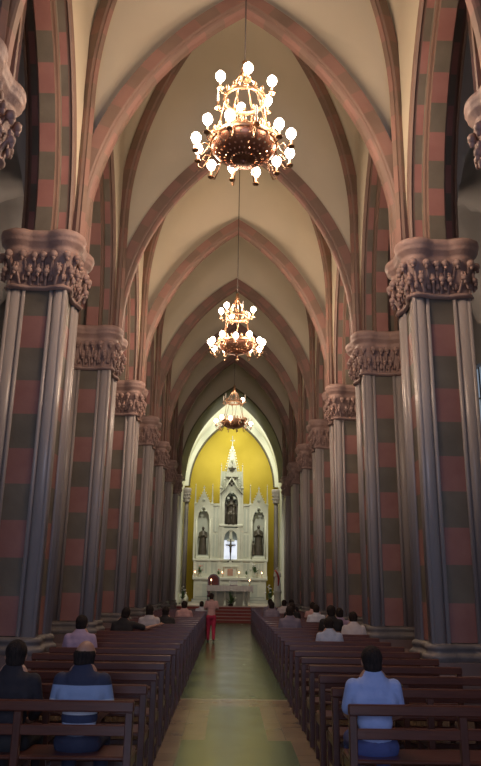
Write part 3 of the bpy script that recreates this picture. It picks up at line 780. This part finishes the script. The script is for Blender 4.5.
# ------------------------------------------------------------------ chandeliers
def bulb_unit(root, x, y, z, lit, below=False):
    mb = MB(); mb.lathe([(.045,-.02),(.05,0),(.02,.01),(.018,.10)], (x,y,z), 'brass', 10); h = mb.build('candle_cup', parent=root)
    mb = MB()
    if lit:
        mb.lathe([(.016,.10),(.052,.14),(.071,.18),(.066,.225),(.036,.265),(.006,.28)], (x,y,z), 'bulb', 12)
    else:
        mb.lathe([(.014,.10),(.016,.16),(.014,.26),(.004,.30)], (x,y,z), 'bulb_off', 10)
    mb.build('bulb', parent=h)
def make_chandelier(loc, lit_low, lit_up, label, ph):
    root = empty('chandelier', loc)      # origin: plane of the lower ring
    top = SPR+DC-.2-loc[2]
    mb = MB(); mb.tube([(0,0,1.55),(0,0,top)], .012, 'iron', 6)
    z = 1.6
    mb.lathe([(.06,-.05),(.07,0)], (0,0,top), 'iron', 10)
    mb.build('chain', parent=root)
    mb = MB(); mb.lathe([(.01,1.56),(.05,1.52),(.03,1.46),(.065,1.40),(.03,1.34),(.015,1.30)], (0,0,0), 'brass', 12)
    for i in range(6):
        a = 2*PI*i/6+ph
        mb.tube([(.03*cos(a),.03*sin(a),1.36),(.14*cos(a),.14*sin(a),1.18),(.29*cos(a),.29*sin(a),.88)], .011, 'brass', 6)
        mb.tube([(.29*cos(a),.29*sin(a),.85),(.36*cos(a+.2),.36*sin(a+.2),.42),(.46*cos(a+.1),.46*sin(a+.1),.14)], .010, 'brass', 6)
    mb.build('suspension_rods', parent=root)
    def ringtube(r, z, t, m, name, fr=0):
        mb = MB(); seg = 48
        rings = []
        for i in range(seg+1):
            a = 2*PI*i/seg
            rings.append([((r+t*cos(q*PI/3))*cos(a), (r+t*cos(q*PI/3))*sin(a), z+t*1.6*sin(q*PI/3)) for q in range(6)])
        mb.loft(rings, m, False, False, True)
        if fr:
            for i in range(fr):
                a = 2*PI*i/fr; c = (r*cos(a), r*sin(a), z+.09)
                mb.ball(c, (.030,.030,.055), m, 6, 4); 
                mb.tube([(r*cos(a),r*sin(a),z), (r*1.05*cos(a+.06),r*1.05*sin(a+.06),z+.05), (r*cos(a+.13),r*sin(a+.13),z+.02)], .010, m, 5)
        return mb.build(name, parent=root)
    ringtube(.29, .86, .022, 'brass', 'upper_ring', 12)
    ringtube(.47, .12, .026, 'brass', 'lower_ring', 24)
    # perforated copper bowl
    mb = MB(); seg, rg = 96, 22
    def bp_(i, j):
        e = PI/2*i/rg; r = .46*cos(e)+.004; return (r*cos(2*PI*j/seg), r*sin(2*PI*j/seg), -.26*sin(e)+.11)
    for i in range(rg):
        for j in range(seg):
            # holes: skip some faces in a staggered grid
            if i % 3 == 1 and i < 17 and (j + (2 if (i//3) % 2 else 0)) % 4 == 0: continue
            n = len(mb.v); mb.v += [bp_(i,j), bp_(i,j+1), bp_(i+1,j+1), bp_(i+1,j)]; mb.quad((n,n+1,n+2,n+3), mb.m('copper'), False)
    mb.lathe([(.05,-.15),(.03,-.18),(.012,-.20)], (0,0,0), 'copper', 10)
    mb.build('perforated_bowl', parent=root)
    for i in range(12):
        a = 2*PI*i/12+ph+.13; c_, s_ = cos(a), sin(a)
        mb = MB(); mb.tube([(.47*c_,.47*s_,.11),(.53*c_,.53*s_,-.06),(.61*c_,.61*s_,-.17),(.68*c_,.68*s_,-.13),(.69*c_,.69*s_,-.08)], .012, 'brass', 6)
        mb.tube([(.50*c_,.50*s_,.03),(.58*c_,.58*s_,.04),(.62*c_,.62*s_,-.02),(.57*c_,.57*s_,-.05)], .009, 'brass', 5)
        arm = mb.build('arm', parent=root)
        bulb_unit(arm, .69*c_, .69*s_, -.09+(.07 if i % 2 else 0), i in lit_low)
        if i % 2: pass
    for i in range(6):
        a = 2*PI*i/6+ph+.52; c_, s_ = cos(a), sin(a)
        mb = MB(); mb.tube([(.29*c_,.29*s_,.86),(.34*c_,.34*s_,.80),(.40*c_,.40*s_,.80),(.43*c_,.43*s_,.86)], .011, 'brass', 6)
        arm = mb.build('arm', parent=root)
        bulb_unit(arm, .43*c_, .43*s_, .87, i in lit_up)
    tag(root, label, 'chandelier', 'chandeliers hanging along the nave')
allb = set(range(12))
CZ = 7.62
CH_Y = [8.65, 17.25, 25.85]
make_chandelier((0,CH_Y[0],CZ), allb-{9}, {0,1,3,4,5}, 'nearest and largest brass chandelier with glowing bulbs and perforated copper bowl', .1)
make_chandelier((0,CH_Y[1],CZ), allb-{2}, {0,1,2,3,5}, 'middle brass chandelier with glowing bulbs above the nave', .35)
make_chandelier((0,CH_Y[2],CZ-.1), {0,5,7,8}, {0}, 'farthest chandelier with mostly unlit bulbs in front of the bright chancel arch', .2)

# tall lattice beside the right pillar
lt = empty('metal_lattice_ladder', (3.10, 12.3, 0))
for dx in (-.05, .05):
    mb = MB(); mb.tube([(dx,0,0),(dx,0,6.1)], .012, 'iron', 6); mb.build('rail', parent=lt)
mb = MB()
for i in range(60):
    z = .1+.1*i; mb.tube([(-.05,0,z),(.05,0,z+.05)], .007, 'brass' if i % 3 == 0 else 'iron', 5)
    if i % 2: mb.ball((.0,-.02,z+.03), .022, 'iron', 6, 4)
mb.build('rungs', parent=lt)
tag(lt, 'tall narrow dark metal lattice standing behind the largest right pillar', 'lattice')

# ------------------------------------------------------------------ people
def cmat(name, c, c2=None, rough=.85, bands=None):
    m = mat('fabric_'+name, c, rough, c2=c2, scale=9, bump=.6, bscale=9)
    if bands:
        nt = m.node_tree; b = nt.nodes['Principled BSDF']
        tc = nt.nodes.new('ShaderNodeTexCoord'); sp = nt.nodes.new('ShaderNodeSeparateXYZ'); nt.links.new(tc.outputs['Object'], sp.inputs[0])
        r = nt.nodes.new('ShaderNodeValToRGB'); r.color_ramp.interpolation = 'CONSTANT'
        mr = nt.nodes.new('ShaderNodeMapRange'); mr.inputs['From Min'].default_value = .4; mr.inputs['From Max'].default_value = 1.2
        nt.links.new(sp.outputs['Z'], mr.inputs['Value']); nt.links.new(mr.outputs['Result'], r.inputs['Fac'])
        el = r.color_ramp.elements
        for i, (z, cc) in enumerate(bands):
            p = (z-.4)/.8
            e = el[i] if i < 2 else el.new(p)
            e.position = p; e.color = (*cc, 1)
        nt.links.new(r.outputs['Color'], b.inputs['Base Color'])
    M['f_'+name] = m; return 'f_'+name
F_ = {}
F_['blue'] = cmat('blue_shirt', (.30,.40,.74), (.37,.47,.82))
F_['polo'] = cmat('striped_polo', (.3,.4,.6), bands=[(.4,(.035,.045,.09)),(.57,(.44,.52,.70)),(.655,(.03,.04,.09)),(.715,(.58,.64,.76)),(.82,(.27,.36,.58)),(.925,(.03,.035,.07))])
F_['dark'] = cmat('dark_top', (.018,.015,.020), (.026,.022,.028))
F_['navy'] = cmat('navy_trousers', (.018,.022,.05), (.03,.035,.07))
F_['jeans'] = cmat('blue_jeans', (.05,.07,.20), (.07,.09,.26))
F_['lilac'] = cmat('lilac_shirt', (.36,.26,.38), (.42,.31,.44))
F_['grey'] = cmat('grey_lilac_shirt', (.20,.17,.22), (.24,.20,.26))
F_['white'] = cmat('white_shirt', (.52,.53,.60), (.60,.61,.68))
F_['pale'] = cmat('pale_blue_shirt', (.34,.39,.52), (.40,.45,.58))
F_['pink'] = cmat('pink_top', (.50,.28,.27), (.56,.33,.31))
F_['red'] = cmat('magenta_trousers', (.42,.02,.06), (.50,.03,.08))
F_['black'] = cmat('black_jacket', (.012,.011,.012), (.02,.018,.02))
F_['cream'] = cmat('cream_shirt', (.50,.44,.44), (.56,.50,.50))
def hand(mb, w, d, side, curl=.4):
    """palm with five fingers from wrist w, pointing along d"""
    d = Vector(d).normalized(); n = Vector((0,0,1)); n = (n-d*n.dot(d)).normalized(); u = d.cross(n)*side
    w = Vector(w); p = w+d*.05
    mb.ball(p, .030, None, 10, 6); mb.ball(p+d*.03, .032, None, 10, 6); mb.ball(p+d*.03+u*.015, .026, None, 8, 6); mb.ball(p+d*.03-u*.015, .026, None, 8, 6)
    for i, L in enumerate((.065,.075,.070,.055)):
        b = p+d*.05+u*(.027-.018*i)
        m1 = b+d*L*.5-n*L*.10*curl; e = m1+d*L*.45-n*L*.45*curl
        cap(mb, b, m1, .0092, .0088, 8); cap(mb, m1, e, .0088, .0078, 8)
    t0 = p+u*.028; t1 = t0+(u*.6+d*.8).normalized()*.035; cap(mb, t0, t1, .012, .011, 8); cap(mb, t1, t1+(u*.3+d*.9).normalized()*.03, .011, .009, 8)
def person(loc, rz, label, top, pants, hairc='short', skin='skin', k=1., lean=0., tilt=0., turn=0., armpose='lap', sleeves='short', stand=False, vox=.013, shw=.165, hh=None, bald=False, longhair=False, collar=True):
    root = empty('person', loc, rz)
    root.scale = (k,k,k)
    hz = .53 if not stand else .86
    T = .44 if not stand else .48              # hip-to-shoulder
    def up_(t, side=0, fwd=0):                 # along the leaning torso
        return Vector((side, sin(lean)*t + fwd*cos(lean), hz + cos(lean)*t - fwd*sin(lean)))
    neck = up_(T+.045, 0, 0); head = neck + Vector((sin(tilt)*.10, .03+sin(lean)*.06, .125))
    HR = Matrix.Rotation(turn, 3, 'Z') @ Matrix.Rotation(tilt, 3, 'Y')
    def hp(x, y, z): return head + HR @ Vector((x, y, z))
    sh = [up_(T-.02, s*shw, 0) for s in (-1, 1)]
    if armpose == 'lap': el = [up_(.22, s*(shw+.045), .05) for s in (-1,1)]; wr = [Vector((s*.10, .33+sin(lean)*.2, hz+.10)) for s in (-1,1)]
    elif armpose == 'stretch': 
        el = [up_(.22, -(shw+.05), .06), up_(.36, shw+.24, .16)]; wr = [Vector((-.1,.33,hz+.1)), Vector((shw+.46,.36,hz+.40))]
    elif armpose == 'raised':
        el = [up_(.22, -(shw+.07), .06), up_(.42, shw+.16, .26)]; wr = [Vector((-.1,.33,hz+.1)), Vector((shw+.20,.50,hz+.56))]
    elif armpose == 'carry': el = [up_(.24, s*(shw+.06), .02) for s in (-1,1)]; wr = [up_(.24, s*.10, .24) for s in (-1,1)]
    if stand:
        hip = [Vector((s*.09,0,hz-.04)) for s in (-1,1)]; kn = [Vector((-.09,.10,.47)), Vector((.09,.02,.47))]; an = [Vector((-.09,.12,.08)), Vector((.09,-.16,.10))]
    else:
        hip = [Vector((s*.095,.0,hz-.02)) for s in (-1,1)]; kn = [Vector((s*.13,.40,.50)) for s in (-1,1)]; an = [Vector((s*.13,.36,.08)) for s in (-1,1)]
    # --- body: one continuous surface
    b = MB()
    b.ball(head, (.074,.092,.108), None, 16, 12, HR); b.ball(hp(0,.035,-.055), (.052,.055,.062), None, 12, 8, HR)
    b.ball(hp(0,.098,-.018), (.014,.022,.024), None, 8, 6, HR)
    for s in (-1,1):
        b.ball(hp(s*.077,-.002,-.008), (.013,.020,.032), None, 8, 6, HR)
        b.ball(hp(s*.032,.078,.022), (.022,.014,.010), None, 8, 6, HR)
    b.ball(hp(0,.085,-.052), (.026,.014,.010), None, 8, 6, HR)
    cap(b, up_(T-.02), neck+Vector((0,.015,.05)), .060, .054, 14)
    for t, rx, ry in ((.0,.14,.10),(.12,.125,.085),(.25,.135,.09),(.38,.15,.09),(.46,.12,.075)): b.ball(up_(t), (rx,ry,.11), None, 16, 10)
    for i, s in enumerate((-1,1)):
        cap(b, sh[i]*1., el[i], .045, .036); cap(b, el[i], wr[i], .037, .025)
        cap(b, up_(T-.06, s*.08), sh[i], .06, .045)
        hand(b, wr[i], (wr[i]-el[i]), -s)
        cap(b, hip[i], kn[i], .07, .05); cap(b, kn[i], an[i], .05, .035); cap(b, an[i], an[i]+Vector((0,.10,-.04)), .03, .025)
    organic(b, 'body', skin, root, vox*.8 if vox > .012 else vox*.75, 2)
    # --- shirt
    c = MB()
    for t, rx, ry in ((-.02,.165,.125),(.06,.160,.120),(.16,.158,.112),(.26,.168,.112),(.35,.178,.112),(.42,.172,.105),(.47,.12,.085)):
        c.ball(up_(t), (rx*.92,ry,.10), None, 20, 10)
    for i, s in enumerate((-1,1)):
        cap(c, up_(T-.065, s*.07), sh[i]+Vector((0,0,-.005)), .078, .064); c.ball(up_(T-.13, s*(shw-.05), -.02), (.08,.075,.11), None, 12, 8)
        e = el[i]; 
        if sleeves == 'short': cap(c, sh[i], sh[i].lerp(e, .80), .066, .060)
        elif sleeves == 'long': cap(c, sh[i], e, .066, .052); cap(c, e, e.lerp(wr[i], .88), .052, .038)
        else: cap(c, sh[i], sh[i].lerp(e, .15), .064, .06)
    organic(c, 'shirt', top, root, vox, 2)
    cc = MB(); q = up_(T+.015); 
    cc.lathe([(.066,-.01),(.071,.012),(.066,.032),(.060,.030)], tuple(q+Vector((0,.01,.0))), top, 18, False)
    if collar: cc.build('collar', parent=root)
    # --- trousers
    p = MB(); p.ball(Vector((0,.0,hz-.02)), (.175,.13,.11), None, 18, 10)
    for i in (0,1):
        cap(p, hip[i], kn[i], .094, .070); cap(p, kn[i], an[i]+Vector((0,0,.02)), .070, .055)
    organic(p, 'trousers', pants, root, vox*1.2, 2)
    # shoes
    for i in (0,1):
        s_ = MB(); a = an[i]; z0 = a.z-.055
        if stand and i == 1:
            cap(s_, a+Vector((0,-.02,-.01)), a+Vector((0,.14,-.06)), .036, .03)
        else: cap(s_, a+Vector((0,-.02,-.045)), a+Vector((0,.13,-.052)), .038, .03)
        organic(s_, 'shoe', 'shoe', root, .014, 1)
    # hair
    h = MB()
    if bald:   # fringe round the back and sides, crown bare
        for j in range(15):
            a = PI+ (j-7)*.25; h.ball(hp(.073*sin(a), .088*cos(a)*1.0, .0), (.018,.018,.042), None, 8, 6, HR)
            h.ball(hp(.070*sin(a), .084*cos(a)*1.0, -.05), (.016,.018,.038), None, 8, 6, HR)
    else:
        h.ball(hp(0,-.016,.028), (.088,.100,.098), None, 18, 12, HR); h.ball(hp(0,-.040,-.03), (.079,.070,.078), None, 14, 10, HR)
        if longhair:
            for z in (-.08,-.14,-.20,-.25): h.ball(hp(0,-.055,z), (.085,.045,.07), None, 14, 8)
        if hairc == 'bun': h.ball(hp(0,-.115,.05), .05, None, 12, 8)
    organic(h, 'hair', 'hair', root, .011, 2)
    tag(root, label, 'person'); return root
def row(i): return B0+BD*i
SY = .24
# nearest row
person((1.08,row(0)+SY,0), 0, 'man in a light blue shirt with dark hair sitting alone on the nearest right bench', F_['blue'], F_['jeans'], k=.985, lean=.06, turn=0, shw=.165)
person((-1.245,row(0)+SY,0), 0, 'balding man in a blue and white striped polo sitting on the nearest left bench', F_['polo'], F_['navy'], k=1.0, bald=True, turn=-.5, tilt=.02, shw=.165, lean=.05)
person((-1.80,row(0)+SY,0), 0, 'person with dark bobbed hair and a black top on the nearest left bench', F_['dark'], F_['black'], k=.99, skin='skin2', turn=.2, lean=.05, sleeves='long', collar=False)
# further rows, left
V = .02
person((-2.18,row(5)+SY,0), 0, 'person in a lilac shirt with dark hair alone at the far left bench end', F_['lilac'], F_['navy'], vox=V, lean=.12)
person((-2.08,row(9)+SY,0), 0, 'man in a dark shirt leaning with one arm stretched along the bench to the right', F_['black'], F_['navy'], armpose='stretch', vox=V, lean=.10, tilt=.25)
person((-1.78,row(11)+SY,0), 0, 'person in a white top and dark vest with long black hair on a left bench', F_['cream'], F_['black'], longhair=True, vox=V)
person((-1.52,row(12)+SY,0), 0, 'person in black with long dark hair half hidden by the bench', F_['black'], F_['black'], longhair=True, vox=V, k=.96, lean=.15)
person((-1.30,row(16)+SY,0), 0, 'person in a pale pink top seated near the front on the left', F_['pink'], F_['navy'], vox=V)
person((-.98,row(21)+SY,0), 0, 'small child in a white top seated at the aisle end of a front left bench', F_['white'], F_['navy'], vox=V, k=.92)
person((-.60,22.9,0), .05, 'woman in a pink top and magenta trousers walking up the aisle', F_['pink'], F_['red'], stand=True, vox=V, k=.89, lean=.12, armpose='carry', turn=-.3)
# right
person((1.62,row(7)+SY,0), 0, 'person in a pale blue shirt bending forward on a right bench', F_['pale'], F_['navy'], vox=V, lean=.30, k=.97)
person((1.25,row(11)+SY,0), 0, 'person in a grey lilac shirt near the aisle on the right', F_['grey'], F_['navy'], vox=V, k=1.02)
person((2.02,row(10)+SY,0), 0, 'large person in a black jacket among the right benches', F_['black'], F_['black'], vox=V, k=1.06, sleeves='long')
person((2.33,row(11)+SY,0), 0, 'person in a lilac white shirt beside the pillar on the right benches', F_['lilac'], F_['navy'], vox=V, k=1.0)
person((2.34,row(9)+SY,0), 0, 'person in a cream shirt leaning forward at the outer end of a right bench', F_['cream'], F_['navy'], vox=V, lean=.28, k=1.0)
person((1.18,row(17)+SY,0), 0, 'person in a mauve shirt close to the aisle in a front right row', F_['grey'], F_['navy'], vox=V)
person((1.70,row(16)+SY,0), 0, 'person in black with dark hair in the middle of a right row', F_['black'], F_['navy'], vox=V)
person((2.15,row(14)+SY,0), 0, 'person in a white shirt behind the black jacketed person', F_['white'], F_['navy'], vox=V)
person((2.38,row(17)+SY,0), 0, 'person in a pink shirt near the pillar in a front right row', F_['pink'], F_['navy'], vox=V)
person((1.35,row(21)+SY,0), 0, 'grey clad person in the distant front rows on the right, nearest the aisle', F_['grey'], F_['navy'], vox=V)
person((1.75,row(20)+SY,0), 0, 'person in a cream top in the distant front rows on the right', F_['cream'], F_['navy'], vox=V)
person((2.15,row(22)+SY,0), 0, 'person in a dark top in the distant front rows on the right', F_['dark'], F_['navy'], vox=V)

# ------------------------------------------------------------------ lights
def light(name, kind, loc, e, c, **k):
    l = bpy.data.lights.new(name, kind); l.energy = e; l.color = c
    for a, b in k.items(): setattr(l, a, b)
    o = bpy.data.objects.new(name, l); o.location = loc; col.objects.link(o); return o
def aim(o, p): o.rotation_euler = (Vector(p)-o.location).to_track_quat('-Z','Y').to_euler()
WARM = (1,.70,.50)
for y, e in zip(CH_Y, (122, 102, 14)):
    for i in range(4):
        a = PI/4+PI/2*i; light('chandelier_lamp', 'POINT', (.67*cos(a), y+.67*sin(a), CZ+.42), e, WARM, shadow_soft_size=.12)
    light('chandelier_lamp', 'POINT', (0, y, CZ+1.15), e*.8, WARM, shadow_soft_size=.12)
# chancel spotlights hidden behind the chancel arch, on its rear face
for s in (-1, 1):
    o = light('chancel_spot', 'SPOT', (s*1.3, 38.7, 9.6), 300, (1,.95,.74), shadow_soft_size=.2, spot_size=2.6, spot_blend=1.); aim(o, (s*1.3, 41.3, 7.0))
    o = light('chancel_spot', 'SPOT', (s*2.3, 38.9, 8.4), 420, (1,.97,.82), shadow_soft_size=.2, spot_size=1.35, spot_blend=.5); aim(o, (-s*1.0, 40.0, 12.0))
o = light('sanctuary_lamp', 'SPOT', (0, 33.6, 10.6), 1600, (1,.93,.76), shadow_soft_size=.35, spot_size=.85, spot_blend=.5); aim(o, (0, 39.2, 2.6))
# cool daylight through the open entrance
o = light('entrance_daylight', 'AREA', (0, -5.6, 3.6), 300, (.55,.66,1), shape='RECTANGLE', size=3.8, size_y=3.6); aim(o, (0, 12, 2.0))
w = bpy.data.worlds.new('world'); sc.world = w; w.use_nodes = True
w.node_tree.nodes['Background'].inputs['Color'].default_value = (.55,.65,.85,1); w.node_tree.nodes['Background'].inputs['Strength'].default_value = .6
sc.view_settings.view_transform = 'Standard'; sc.view_settings.look = 'None'; sc.view_settings.exposure = 0; sc.view_settings.gamma = 1.07
